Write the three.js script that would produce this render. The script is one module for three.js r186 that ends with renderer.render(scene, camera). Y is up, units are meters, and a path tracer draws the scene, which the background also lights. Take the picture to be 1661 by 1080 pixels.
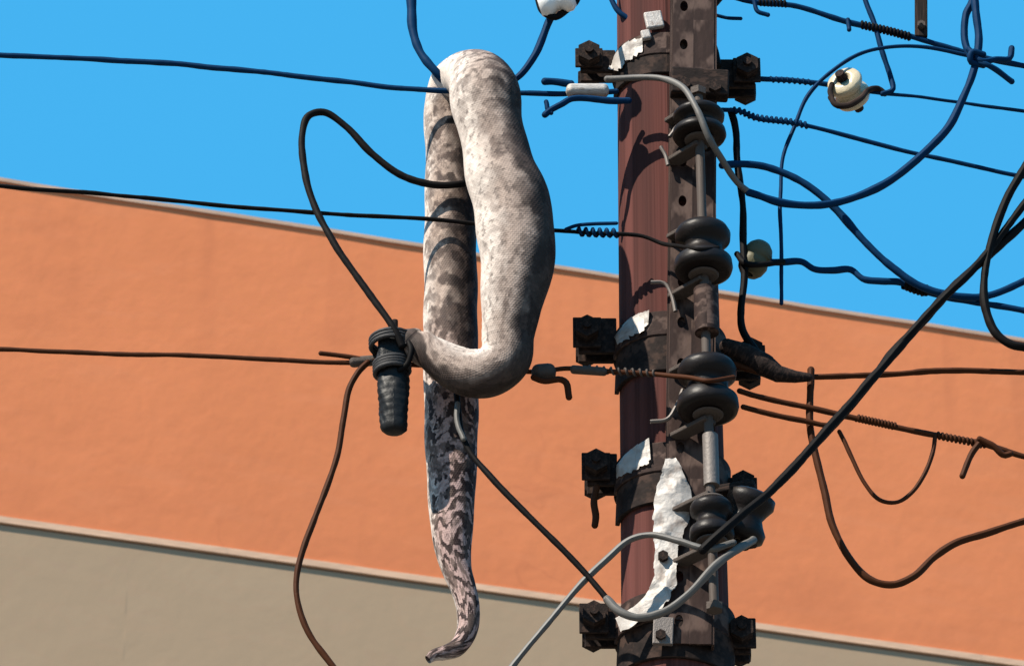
import * as THREE from 'three';
import { mergeGeometries, mergeVertices, toCreasedNormals } from 'three/addons/utils/BufferGeometryUtils.js';
import { RoundedBoxGeometry } from 'three/addons/geometries/RoundedBoxGeometry.js';

// ---------------------------------------------------------------- camera, sky, sun, exposure
const W = 1661, H = 1080;
const scene = new THREE.Scene();
const camera = new THREE.PerspectiveCamera(7.408, W / H, 0.1, 2000);
camera.position.set(0, 1.6, 8.0);
camera.lookAt(0, 6.6, 0);
camera.updateMatrixWorld(true);

const EXPOSURE = 1.92;
const SUN = 5;
const sunDir = new THREE.Vector3(-0.545, 0.75, 0.375).normalize();

function skyTexture() {
  const w = 512, h = 256, d = new Float32Array(w * h * 4);
  const zen = [0.022, 0.185, 0.40], mid = [0.0300, 0.236, 0.464], hor = [0.22, 0.37, 0.52], gnd = [0.10, 0.09, 0.08];
  for (let j = 0; j < h; j++) {
    const el = ((j + 0.5) / h - 0.5) * Math.PI;            // row 0 is the bottom
    for (let i = 0; i < w; i++) {
      let c;
      if (el < 0) c = gnd;
      else {
        const e = el / (Math.PI / 2);
        const t = Math.exp(-e * 11), q = Math.max(0, (e - 0.35) / 0.65);
        c = [0, 1, 2].map((k) => (mid[k] * (1 - q) + zen[k] * q) * (1 - t) + hor[k] * t);
      }
      const o = (j * w + i) * 4;
      d[o] = c[0]; d[o + 1] = c[1]; d[o + 2] = c[2]; d[o + 3] = 1;
    }
  }
  const t = new THREE.DataTexture(d, w, h, THREE.RGBAFormat, THREE.FloatType);
  t.mapping = THREE.EquirectangularReflectionMapping;
  t.magFilter = THREE.LinearFilter; t.minFilter = THREE.LinearFilter;
  t.needsUpdate = true;
  return t;
}
const sky = skyTexture();
scene.background = sky;
scene.environment = sky;

const sun = new THREE.DirectionalLight(new THREE.Color().setRGB(1, 0.915, 0.79), SUN);
sun.position.copy(sunDir).multiplyScalar(40).add(new THREE.Vector3(0, 6, 0));
sun.target.position.set(0, 6, -3);
scene.add(sun, sun.target);
sun.castShadow = true;
sun.shadow.mapSize.set(4096, 4096);
Object.assign(sun.shadow.camera, { left: -16, right: 16, top: 16, bottom: -16, near: 1, far: 90 });
sun.shadow.radius = 1;

const renderer = new THREE.WebGLRenderer({ antialias: true });
renderer.setSize(1024, 665);
renderer.toneMapping = THREE.LinearToneMapping;
renderer.toneMappingExposure = EXPOSURE;
renderer.shadowMap.enabled = true;

// ---------------------------------------------------------------- helpers
const S = 0.00113;                                   // metres per photograph pixel at the pole
const V = (x, y, z) => new THREE.Vector3(x, y, z);
const fwd = new THREE.Vector3(), rgt = new THREE.Vector3(), upv = new THREE.Vector3();
camera.matrixWorld.extractBasis(rgt, upv, fwd); fwd.negate();
const K = Math.tan(THREE.MathUtils.degToRad(7.408 / 2)) / 540;
// the point of the upright plane z that stands at a measured spot of the photograph
function at(px, py, z = 0) {
  const d = fwd.clone().addScaledVector(rgt, (px - W / 2) * K).addScaledVector(upv, (H / 2 - py) * K);
  return camera.position.clone().addScaledVector(d, (z - camera.position.z) / d.z);
}
let seed = 7;
function rnd() { seed = (seed * 1664525 + 1013904223) >>> 0; return seed / 4294967296; }
function hash(x, y, s = 0) {
  let n = (Math.imul(x, 374761393) + Math.imul(y, 668265263) + Math.imul(s, 2147483647 ^ 0x5bd1e995)) | 0;
  n = Math.imul(n ^ (n >>> 13), 1274126177); n ^= n >>> 16;
  return (n >>> 0) / 4294967296;
}
const sm = (a, b, x) => { const t = Math.min(1, Math.max(0, (x - a) / (b - a))); return t * t * (3 - 2 * t); };
function vnoise(x, y, s = 0) {
  const xi = Math.floor(x), yi = Math.floor(y), fx = x - xi, fy = y - yi;
  const u = fx * fx * (3 - 2 * fx), v = fy * fy * (3 - 2 * fy);
  const a = hash(xi, yi, s), b = hash(xi + 1, yi, s), c = hash(xi, yi + 1, s), d = hash(xi + 1, yi + 1, s);
  return a + (b - a) * u + (c - a) * v + (a - b - c + d) * u * v;
}
function fbm(x, y, o = 4, s = 0) { let v = 0, a = 0.5, t = 0; for (let i = 0; i < o; i++) { v += a * vnoise(x, y, s + i); t += a; a *= 0.5; x = x * 2.03 + 11.3; y = y * 2.03 + 5.7; } return v / t; }
const enc = (v) => { v = Math.min(1, Math.max(0, v)); return 255 * (v <= 0.0031308 ? v * 12.92 : 1.055 * v ** (1 / 2.4) - 0.055); };
function texture(w, h, fn, srgb = true) {
  const d = new Uint8Array(w * h * 4);
  for (let j = 0; j < h; j++) for (let i = 0; i < w; i++) {
    const c = fn((i + 0.5) / w, (j + 0.5) / h, i, j), o = (j * w + i) * 4;
    for (let k = 0; k < 3; k++) d[o + k] = srgb ? enc(c[k]) : 255 * Math.min(1, Math.max(0, c[k]));
    d[o + 3] = 255;
  }
  const t = new THREE.DataTexture(d, w, h, THREE.RGBAFormat, THREE.UnsignedByteType);
  t.wrapS = t.wrapT = THREE.RepeatWrapping;
  t.magFilter = THREE.LinearFilter; t.minFilter = THREE.LinearMipmapLinearFilter; t.generateMipmaps = true;
  if (srgb) t.colorSpace = THREE.SRGBColorSpace;
  t.needsUpdate = true;
  return t;
}
const lerp3 = (a, b, t) => [a[0] + (b[0] - a[0]) * t, a[1] + (b[1] - a[1]) * t, a[2] + (b[2] - a[2]) * t];
const mat = (rgb, rough, extra = {}) => { const m = new THREE.MeshPhysicalMaterial({ roughness: rough, ...extra }); if (rgb) m.color.setRGB(...rgb); m.side = THREE.DoubleSide; return m; };

const used = {};
function numbered(n) { const k = used[n] = (used[n] ?? -1) + 1; return k ? `${n}_${String(k).padStart(3, '0')}` : n; }
function mesh(name, geo, m, parent) {
  const g = Array.isArray(geo) ? mergeGeometries(geo.map((q) => { q = q.index ? q.toNonIndexed() : q; for (const k of Object.keys(q.attributes)) if (!['position', 'normal', 'uv'].includes(k)) q.deleteAttribute(k); return q; })) : geo;
  const o = new THREE.Mesh(g, m);
  o.name = parent ? name : numbered(name);
  o.castShadow = o.receiveShadow = true;
  (parent || scene).add(o);
  return o;
}
function group(name, pos) { const g = new THREE.Group(); g.name = numbered(name); g.position.copy(pos); scene.add(g); return g; }
function tag(o, label, category, grp) { o.userData = { label, category, ...(grp ? { group: grp } : {}) }; return o; }
function part(name, geo, m, root) {                  // geometry given in world space, kept relative to its thing
  const inv = root.getWorldPosition(new THREE.Vector3()).negate();
  for (const q of Array.isArray(geo) ? geo : [geo]) q.translate(inv.x, inv.y, inv.z);
  return mesh(name, geo, m, root);
}
function curve(pts, z = 0) {                          // [px, py, z?] list
  return new THREE.CatmullRomCurve3(pts.map((p) => at(p[0], p[1], p[2] ?? z)), false, 'centripetal');
}
function tube(c, r, seg = 0, rs = 10) {
  const L = c.getLength(), n = seg || Math.min(500, Math.max(14, Math.round(L / 0.006)));
  const g = new THREE.TubeGeometry(c, n, r, rs, false), p = g.attributes.position, uv = g.attributes.uv, o = rnd() * 90;
  for (let i = 0; i <= n; i++) {
    const q = c.getPointAt(i / n), s = i / n * L, e = Math.min(1, Math.min(i, n - i) / 4);
    const k = 1 + e * ((fbm(s * 22, o, 3, 5) - 0.5) * 0.34 + (vnoise(s * 90, o, 7) - 0.5) * 0.10);
    const jx = (fbm(s * 9, o + 3, 2, 8) - 0.5) * 0.006 * e, jy = (fbm(s * 9, o + 7, 2, 9) - 0.5) * 0.006 * e;
    for (let j = 0; j <= rs; j++) { const a = i * (rs + 1) + j; p.setXYZ(a, q.x + (p.getX(a) - q.x) * k + jx, q.y + (p.getY(a) - q.y) * k + jy, q.z + (p.getZ(a) - q.z) * k); uv.setXY(a, s * 2, j / rs * 0.12); }
  }
  g.computeVertexNormals();
  return g;
}
function caps(c, r) { return [0, 1].map((t) => { const g = new THREE.SphereGeometry(r, 10, 8); const p = c.getPoint(t); g.translate(p.x, p.y, p.z); return g; }); }
function helix(c, t0, t1, turns, R, r) {              // a wire wound round the stretch t0..t1 of a curve
  const pts = [], n = Math.ceil(turns * 12);
  const fr = c.computeFrenetFrames(200, false);
  for (let i = 0; i <= n; i++) {
    const u = t0 + (t1 - t0) * i / n, k = Math.min(200, Math.round(u * 200)), a = 2 * Math.PI * turns * i / n;
    pts.push(c.getPointAt(u).addScaledVector(fr.normals[k], Math.cos(a) * R).addScaledVector(fr.binormals[k], Math.sin(a) * R));
  }
  return new THREE.TubeGeometry(new THREE.CatmullRomCurve3(pts), n * 2, r, 6, false);
}
function bar(a, b, w, h, round = 0.2) {               // rounded bar from a to b
  const L = a.distanceTo(b), g = new RoundedBoxGeometry(w, h, L, 2, Math.min(w, h) * round);
  const m = new THREE.Matrix4().lookAt(b, a, Math.abs(b.y - a.y) > 0.8 * L ? V(0, 0, 1) : V(0, 1, 0.001)); m.setPosition(a.clone().add(b).multiplyScalar(0.5));
  return g.applyMatrix4(m);
}
function rod(a, b, r, rs = 12) {
  const g = new THREE.CylinderGeometry(r, r, a.distanceTo(b), rs);
  g.applyQuaternion(new THREE.Quaternion().setFromUnitVectors(V(0, 1, 0), b.clone().sub(a).normalize()));
  const c = a.clone().add(b).multiplyScalar(0.5); return g.translate(c.x, c.y, c.z);
}
function hexNut(c, axis, r, h) {
  const g = new THREE.CylinderGeometry(r, r, h, 6).toNonIndexed(); g.computeVertexNormals();
  g.applyQuaternion(new THREE.Quaternion().setFromUnitVectors(V(0, 1, 0), axis.clone().normalize()));
  return g.translate(c.x, c.y, c.z);
}
function lathe(profile, c, axis = V(0, 1, 0), seg = 40) {
  const g = new THREE.LatheGeometry(profile.map((p) => new THREE.Vector2(p[0], p[1])), seg);
  g.applyQuaternion(new THREE.Quaternion().setFromUnitVectors(V(0, 1, 0), axis.clone().normalize()));
  return g.translate(c.x, c.y, c.z);
}

// ---------------------------------------------------------------- materials
const grain = texture(512, 1024, (u, v) => {
  const a = fbm(u * 26, v * 5, 5, 3), b = fbm(u * 90, v * 9, 3, 9), c = fbm(u * 5, v * 2.5, 3, 21);
  let col = lerp3([0.068, 0.024, 0.020], [0.108, 0.040, 0.034], sm(0.25, 0.75, a * 0.7 + b * 0.3));
  col = lerp3(col, [0.030, 0.014, 0.013], sm(0.5, 0.75, c) * 0.7);
  return col.map((x) => x * (0.92 + 0.16 * b));
});
grain.repeat.set(2, 1);
const grainBump = texture(512, 1024, (u, v) => { const b = fbm(u * 60, v * 6, 4, 9); return [b, b, b]; }, false);
grainBump.repeat.set(2, 1);
const speckle = texture(512, 512, (u, v) => { const b = fbm(u * 24, v * 24, 5, 31); return [b, b, b]; }, false);
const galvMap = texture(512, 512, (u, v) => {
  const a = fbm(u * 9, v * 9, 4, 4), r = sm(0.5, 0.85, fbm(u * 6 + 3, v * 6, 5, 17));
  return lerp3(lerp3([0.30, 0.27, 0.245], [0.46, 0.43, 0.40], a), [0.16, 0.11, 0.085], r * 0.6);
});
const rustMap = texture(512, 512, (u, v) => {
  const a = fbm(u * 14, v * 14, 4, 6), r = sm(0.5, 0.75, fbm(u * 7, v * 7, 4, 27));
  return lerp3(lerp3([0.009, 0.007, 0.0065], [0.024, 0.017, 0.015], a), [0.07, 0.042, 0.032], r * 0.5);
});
const brownMap = texture(512, 512, (u, v) => {
  const a = fbm(u * 14, v * 5, 4, 16), r = sm(0.5, 0.75, fbm(u * 7, v * 7, 4, 37));
  return lerp3(lerp3([0.016, 0.010, 0.009], [0.042, 0.025, 0.021], a), [0.13, 0.086, 0.07], r * 0.6);
});
const M = {
  pole: mat(null, 0.85, { specularIntensity: 0.15, map: grain, bumpMap: grainBump, bumpScale: 0.0016 }),
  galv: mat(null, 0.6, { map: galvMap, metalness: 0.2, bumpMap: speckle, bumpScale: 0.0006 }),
  steel: mat([0.075, 0.06, 0.052], 0.6, { specularIntensity: 0.2, metalness: 0.1, bumpMap: speckle, bumpScale: 0.0008 }),
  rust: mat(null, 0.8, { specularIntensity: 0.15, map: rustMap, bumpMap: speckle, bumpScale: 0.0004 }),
  galvDull: mat([0.14, 0.118, 0.105], 0.6, { metalness: 0.2, bumpMap: speckle, bumpScale: 0.0006 }),
  brownSteel: mat(null, 0.75, { specularIntensity: 0.2, map: brownMap, bumpMap: speckle, bumpScale: 0.0005 }),
  spool: mat([0.009, 0.0065, 0.006], 0.45, { specularIntensity: 0.35, bumpMap: speckle, bumpScale: 0.0006 }),
  cream: mat([0.46, 0.385, 0.25], 0.3, { clearcoat: 0.5, clearcoatRoughness: 0.2, bumpMap: speckle, bumpScale: 0.0008 }),
  porcelain: mat([0.72, 0.72, 0.70], 0.28, { clearcoat: 0.5, bumpMap: speckle, bumpScale: 0.0005 }),
  greenGlaze: mat([0.085, 0.075, 0.040], 0.5, { specularIntensity: 0.4, bumpMap: speckle, bumpScale: 0.001 }),
  cable: mat([0.006, 0.005, 0.005], 0.62, { specularIntensity: 0.12, bumpMap: speckle, bumpScale: 0.0008 }),
  blueCable: mat([0.001, 0.022, 0.066], 0.62, { specularIntensity: 0.12, bumpMap: speckle, bumpScale: 0.0008 }),
  greyCable: mat([0.085, 0.078, 0.07], 0.6, { bumpMap: speckle, bumpScale: 0.0008 }),
  brownWire: mat([0.050, 0.017, 0.007], 0.6, { specularIntensity: 0.12, bumpMap: speckle, bumpScale: 0.0008 }),
  plastic: mat([0.007, 0.007, 0.007], 0.5, { specularIntensity: 0.4, bumpMap: speckle, bumpScale: 0.0006 }),
  blackRubber: mat([0.014, 0.013, 0.014], 0.7, { bumpMap: speckle, bumpScale: 0.001 }),
};

// ---------------------------------------------------------------- ground
{
  const gm = texture(1024, 1024, (u, v) => {
    const a = fbm(u * 40, v * 40, 5, 2), b = fbm(u * 6, v * 6, 3, 8);
    return lerp3([0.11, 0.10, 0.085], [0.18, 0.16, 0.135], a * 0.6 + b * 0.4);
  });
  gm.repeat.set(40, 40);
  const g = new THREE.PlaneGeometry(1200, 1200); g.rotateX(-Math.PI / 2);
  const o = mesh('ground', g, mat(null, 0.95, { map: gm }));
  o.userData = { kind: 'structure', label: 'dusty street ground far below the wires' };
}

// ---------------------------------------------------------------- building
{
  const yaw = THREE.MathUtils.degToRad(16.15);
  const b = group('building', V(0, 0, -9)); b.rotation.y = yaw;
  tag(b, 'terracotta and beige plastered building behind the pole under the blue sky', 'building');
  const plaster = texture(2048, 512, (u, v) => {
    const x = u * 8, y = v * 1.6;
    const a = fbm(x * 2.0, y * 2.4, 5, 12), s = fbm(x * 3.2 + fbm(x, y, 2, 5) * 1.5, y * 16, 4, 40), f = fbm(x * 26, y * 40, 3, 60);
    const stain = sm(0.58, 0.8, fbm(x * 2.6 + 4, y * 4.5, 5, 71)) * 0.8;
    const low = sm(0.55, 0.0, v) * (0.45 + 0.55 * sm(0.3, 0.7, fbm(x * 4, y * 9, 4, 80)));
    const drip = sm(0.60, 0.78, fbm(x * 9, 2.5 + y * 0.5, 3, 83)) * sm(0.35, 0.95, v) * 0.35;
    const crack = sm(0.012, 0.0, Math.abs(fbm(x * 1.3 + 2, y * 1.6, 5, 88) - 0.5)) * sm(0.5, 0.65, fbm(x * 0.8, y * 0.9, 2, 93)) * 0.28;
    let c = lerp3([0.605, 0.181, 0.064], [0.675, 0.207, 0.078], a);
    c = lerp3(c, [0.66, 0.24, 0.115], sm(0.55, 0.8, s) * 0.12);
    c = lerp3(c, [0.50, 0.145, 0.055], Math.min(1, stain * 0.3 + low * 0.34 + drip + crack));
    return c.map((k) => k * (0.98 + 0.04 * f));
  });
  const pBump = texture(2048, 512, (u, v) => { const q = fbm(u * 130, v * 26, 4, 90) * 0.6 + fbm(u * 28, v * 7, 4, 95) * 0.4; return [q, q, q]; }, false);
  const beige = texture(1024, 1024, (u, v) => {
    const a = fbm(u * 7, v * 9, 4, 14), s = fbm(u * 14, v * 50, 4, 44), r = fbm(u * 40, v * 30, 3, 47);
    return lerp3([0.335, 0.228, 0.140], [0.375, 0.260, 0.163], a * 0.6 + s * 0.25 + r * 0.15);
  });
  const bBump = texture(1024, 1024, (u, v) => { const q = fbm(u * 60, v * 60, 4, 190) * 0.6 + fbm(u * 14, v * 16, 4, 195) * 0.4; return [q, q, q]; }, false);
  const mT = mat(null, 0.92, { map: plaster, bumpMap: pBump, bumpScale: 0.0022 });
  const mB = mat(null, 0.92, { map: beige, bumpMap: bBump, bumpScale: 0.0015 });
  const mC = mat([0.46, 0.30, 0.21], 0.85, { bumpMap: speckle, bumpScale: 0.003 });
  const mL = mat([0.60, 0.38, 0.25], 0.85, { bumpMap: speckle, bumpScale: 0.003 });
  const X0 = -13, X1 = 12, D = 10;
  const box = (x0, x1, y0, y1, z0, z1, us, vs, v0) => {
    const g = new THREE.BoxGeometry(x1 - x0, y1 - y0, z1 - z0, 200, 4, 1); g.translate((x0 + x1) / 2, (y0 + y1) / 2, (z0 + z1) / 2);
    const p = g.attributes.position, uv = g.attributes.uv, n = g.attributes.normal;
    for (let i = 0; i < p.count; i++) {
      const h = Math.abs(n.getX(i)) > 0.5 ? p.getZ(i) : p.getX(i);
      uv.setXY(i, h / us + 0.37, Math.abs(n.getY(i)) > 0.5 ? p.getZ(i) / vs : (p.getY(i) - v0) / vs);
    }
    return g;
  };
  // slightly wavering hand-trowelled edges
  const waver = (g, amp) => { const p = g.attributes.position; for (let i = 0; i < p.count; i++) { const x = p.getX(i); p.setY(i, p.getY(i) + (fbm(x * 2.3, 0.5, 3, 5) - 0.5) * amp); p.setZ(i, p.getZ(i) + (fbm(x * 1.7, 3.5, 3, 6) - 0.5) * amp * 0.7); } g.computeVertexNormals(); return g; };
  mesh('parapet', waver(box(X0, X1, 11.085, 12.555, -0.25, 0, 8, 1.6, 11.04), 0.006), mT, b);
  mesh('coping', waver(box(X0 - 0.03, X1 + 0.03, 12.553, 12.569, -0.29, 0.008, 3, 1, 0), 0.016), mC, b);
  mesh('ledge', waver(box(X0 - 0.02, X1 + 0.02, 11.057, 11.083, -0.25, 0.008, 3, 1, 0), 0.005), mL, b);
  mesh('wall', box(X0, X1, 0, 11.05, -D, -0.003, 4, 4, 0), mB, b);
  mesh('roof', box(X0, X1, 11.052, 11.4, -D, -0.27, 4, 4, 0), mB, b);
}

// ---------------------------------------------------------------- utility pole with its hardware
const PZ = 0;
const axisX = (py) => 1077 + (py / 1080) * 19;
const polePoint = (py) => at(axisX(py), py, PZ);
const pole = group('utility_pole', V(polePoint(540).x, 0, 0));
tag(pole, 'weathered brown pole strapped with galvanised bands and a rack of dark spool insulators', 'utility pole');
{
  const h = 8.6, g = new THREE.CylinderGeometry(0.082, 0.128, h, 48, 60, false); g.translate(polePoint(540).x, h / 2, PZ);
  const p = g.attributes.position, cx = polePoint(540).x;
  for (let i = 0; i < p.count; i++) {
    const a = Math.atan2(p.getZ(i), p.getX(i) - cx), y = p.getY(i);
    const k = 1 + (fbm(a * 3 + 9, y * 0.6, 3, 2) - 0.5) * 0.05;
    p.setX(i, cx + (p.getX(i) - cx) * k); p.setZ(i, p.getZ(i) * k);
  }
  g.computeVertexNormals();
  part('shaft', g, M.pole, pole);
}
const poleR = (y) => 0.128 - (0.128 - 0.082) * y / 8.6;

function strapRing(yc, r, h, t, a0, a1, cx) {          // an arched flat steel strap, angles from the camera side
  const s = new THREE.Shape(); s.absarc(0, 0, r + t, a0, a1, false); s.absarc(0, 0, r, a1, a0, true);
  const g = new THREE.ExtrudeGeometry(s, { depth: h, bevelEnabled: true, bevelSize: 0.0015, bevelThickness: 0.0015, bevelSegments: 1, curveSegments: 40 });
  g.rotateX(-Math.PI / 2); g.rotateY(-Math.PI / 2);   // angle 0 -> +z
  { const uv = g.attributes.uv; for (let i = 0; i < uv.count; i++) uv.setXY(i, uv.getX(i) * 9, uv.getY(i) * 9); }
  g.translate(cx, yc - h / 2, PZ);
  g.computeVertexNormals();
  return g;
}
// a thin uneven sheet between two measured edges, bent round the pole
function ribbon(e0, e1, r, cx, n = 40, m = 8, th = 0.006) {
  const c0 = new THREE.SplineCurve(e0.map((p) => new THREE.Vector2(p[0], p[1]))), c1 = new THREE.SplineCurve(e1.map((p) => new THREE.Vector2(p[0], p[1])));
  const pos = [], uv = [], idx = [], ring = 2 * (m + 1);
  const put = (px, py, d) => { const x = at(px, py, r).x, z = Math.sqrt(Math.max(0.0004, r * r - (x - cx) ** 2)); const q = at(px, py, z + d + (fbm(px * 0.05, py * 0.05, 3, 3) - 0.5) * 0.012); pos.push(q.x, q.y, q.z); uv.push(q.x * 9, q.y * 9); };
  for (let i = 0; i <= n; i++) {
    const a = c0.getPoint(i / n), b = c1.getPoint(i / n), w0 = (fbm(i * 0.35, e0[0][0], 3, 4) - 0.5) * 8, w1 = (fbm(i * 0.35, e1[0][0] + 9, 3, 6) - 0.5) * 8;
    for (let k = 0; k <= m; k++) { const t = k / m; put(a.x + (b.x - a.x) * t + w0 * (1 - t) + w1 * t, a.y + (b.y - a.y) * t + w1 * t - w0 * (1 - t), 0); }
    for (let k = m; k >= 0; k--) { const t = k / m; put(a.x + (b.x - a.x) * t + w0 * (1 - t) + w1 * t, a.y + (b.y - a.y) * t + w1 * t - w0 * (1 - t), -th); }
  }
  for (let i = 0; i < n; i++) for (let k = 0; k < ring; k++) { const a = i * ring + k, b = i * ring + (k + 1) % ring; idx.push(a, a + ring, b, b, a + ring, b + ring); }
  for (const o of [0, n * ring]) for (let k = 1; k < ring - 1; k++) idx.push(o, o + k, o + k + 1);
  const g = new THREE.BufferGeometry();
  g.setAttribute('position', new THREE.Float32BufferAttribute(pos, 3)); g.setAttribute('uv', new THREE.Float32BufferAttribute(uv, 2)); g.setIndex(idx);
  return toCreasedNormals(g, 0.9);
}
// each band: the height is taken where its two ears show
const bands = [
  { ly: 108, ry: 128, hl: 0.036, lx: 926, rx: 1240, sh: 0.040, top: [[988, 110], [1000, 84], [1018, 68], [1041, 61]], bot: [[1002, 114], [1014, 101], [1026, 93], [1043, 84]], pa: -0.38, lm: 1.0, lh: 0.050, rh: 0.064 },
  { ly: 553, ry: 590, hl: 0.05, lx: 922, rx: 1248, sh: 0.042, top: [[996, 548], [1015, 522], [1034, 509], [1052, 504]], bot: [[1003, 561], [1021, 547], [1037, 539], [1054, 528]], pa: -0.42, lm: 1.7, lh: 0.075, rh: 0.05 },
  { ly: 770, ry: 805, hl: 0.04, lx: 936, rx: 1235, sh: 0.050, top: [[997, 760], [1012, 739], [1034, 721], [1052, 711]], bot: [[1001, 777], [1020, 766], [1041, 758], [1054, 744]], pa: -0.36, lm: 1.2, lh: 0.066, rh: 0.05 },
  { ly: 1016, ry: 1040, hl: 0.04, lx: 932, rx: 1233, sh: 0.050, pa: -0.1, lm: 1.4, lh: 0.070, rh: 0.07 },
];
bands.forEach((b, i) => {
  const L = at(b.lx, b.ly, 0), R = at(b.rx, b.ry, 0), yc = (L.y + R.y) / 2, cx = at(axisX(b.ly), b.ly, 0).x, r = poleR(yc) + 0.003;
  const tilt = new THREE.Matrix4().makeRotationZ(-0.045);
  const root = part('pole_band', strapRing(0, r, b.sh * 1.15, 0.006, -1.5, 1.55, 0).applyMatrix4(tilt).translate(cx, yc, 0), M.brownSteel, pole);
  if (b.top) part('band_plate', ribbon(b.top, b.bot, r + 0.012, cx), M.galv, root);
  part('strap_shade', strapRing(0, r - 0.001, b.sh * b.lm, 0.005, -1.5, 1.6, 0).applyMatrix4(tilt).translate(cx, yc - b.sh * (0.58 + b.lm * 0.5) - 0.002, 0), M.rust, root);  // dark strip standing in for the shadow the band casts below itself
  part('strap_back', strapRing(0, r, b.sh, 0.006, 1.66, 4.62, 0).applyMatrix4(tilt).translate(cx, yc, 0), M.rust, root);
  for (const [s, p, h] of [[-1, L, b.lh], [1, R, b.rh]]) {
    const inner = cx + s * (r + 0.002);
    const y = p.y;
    for (const dz of [0.016, -0.016]) part('ear', bar(V(inner, y, dz), V(p.x - s * 0.018, y, dz), 0.009, h, 0.25), M.rust, root);
    const bx = p.x - s * 0.034;
    part('bolt', [rod(V(bx, y, -0.06), V(bx, y, 0.062), 0.008), hexNut(V(bx, y, 0.044), V(0, 0, 1), 0.023, 0.022), hexNut(V(bx, y, -0.044), V(0, 0, 1), 0.023, 0.022),
      bar(V(bx - 0.026, y, 0.029), V(bx + 0.026, y, 0.029), 0.006, h * 0.85, 0.3)], M.rust, root);
  }
});

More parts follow.
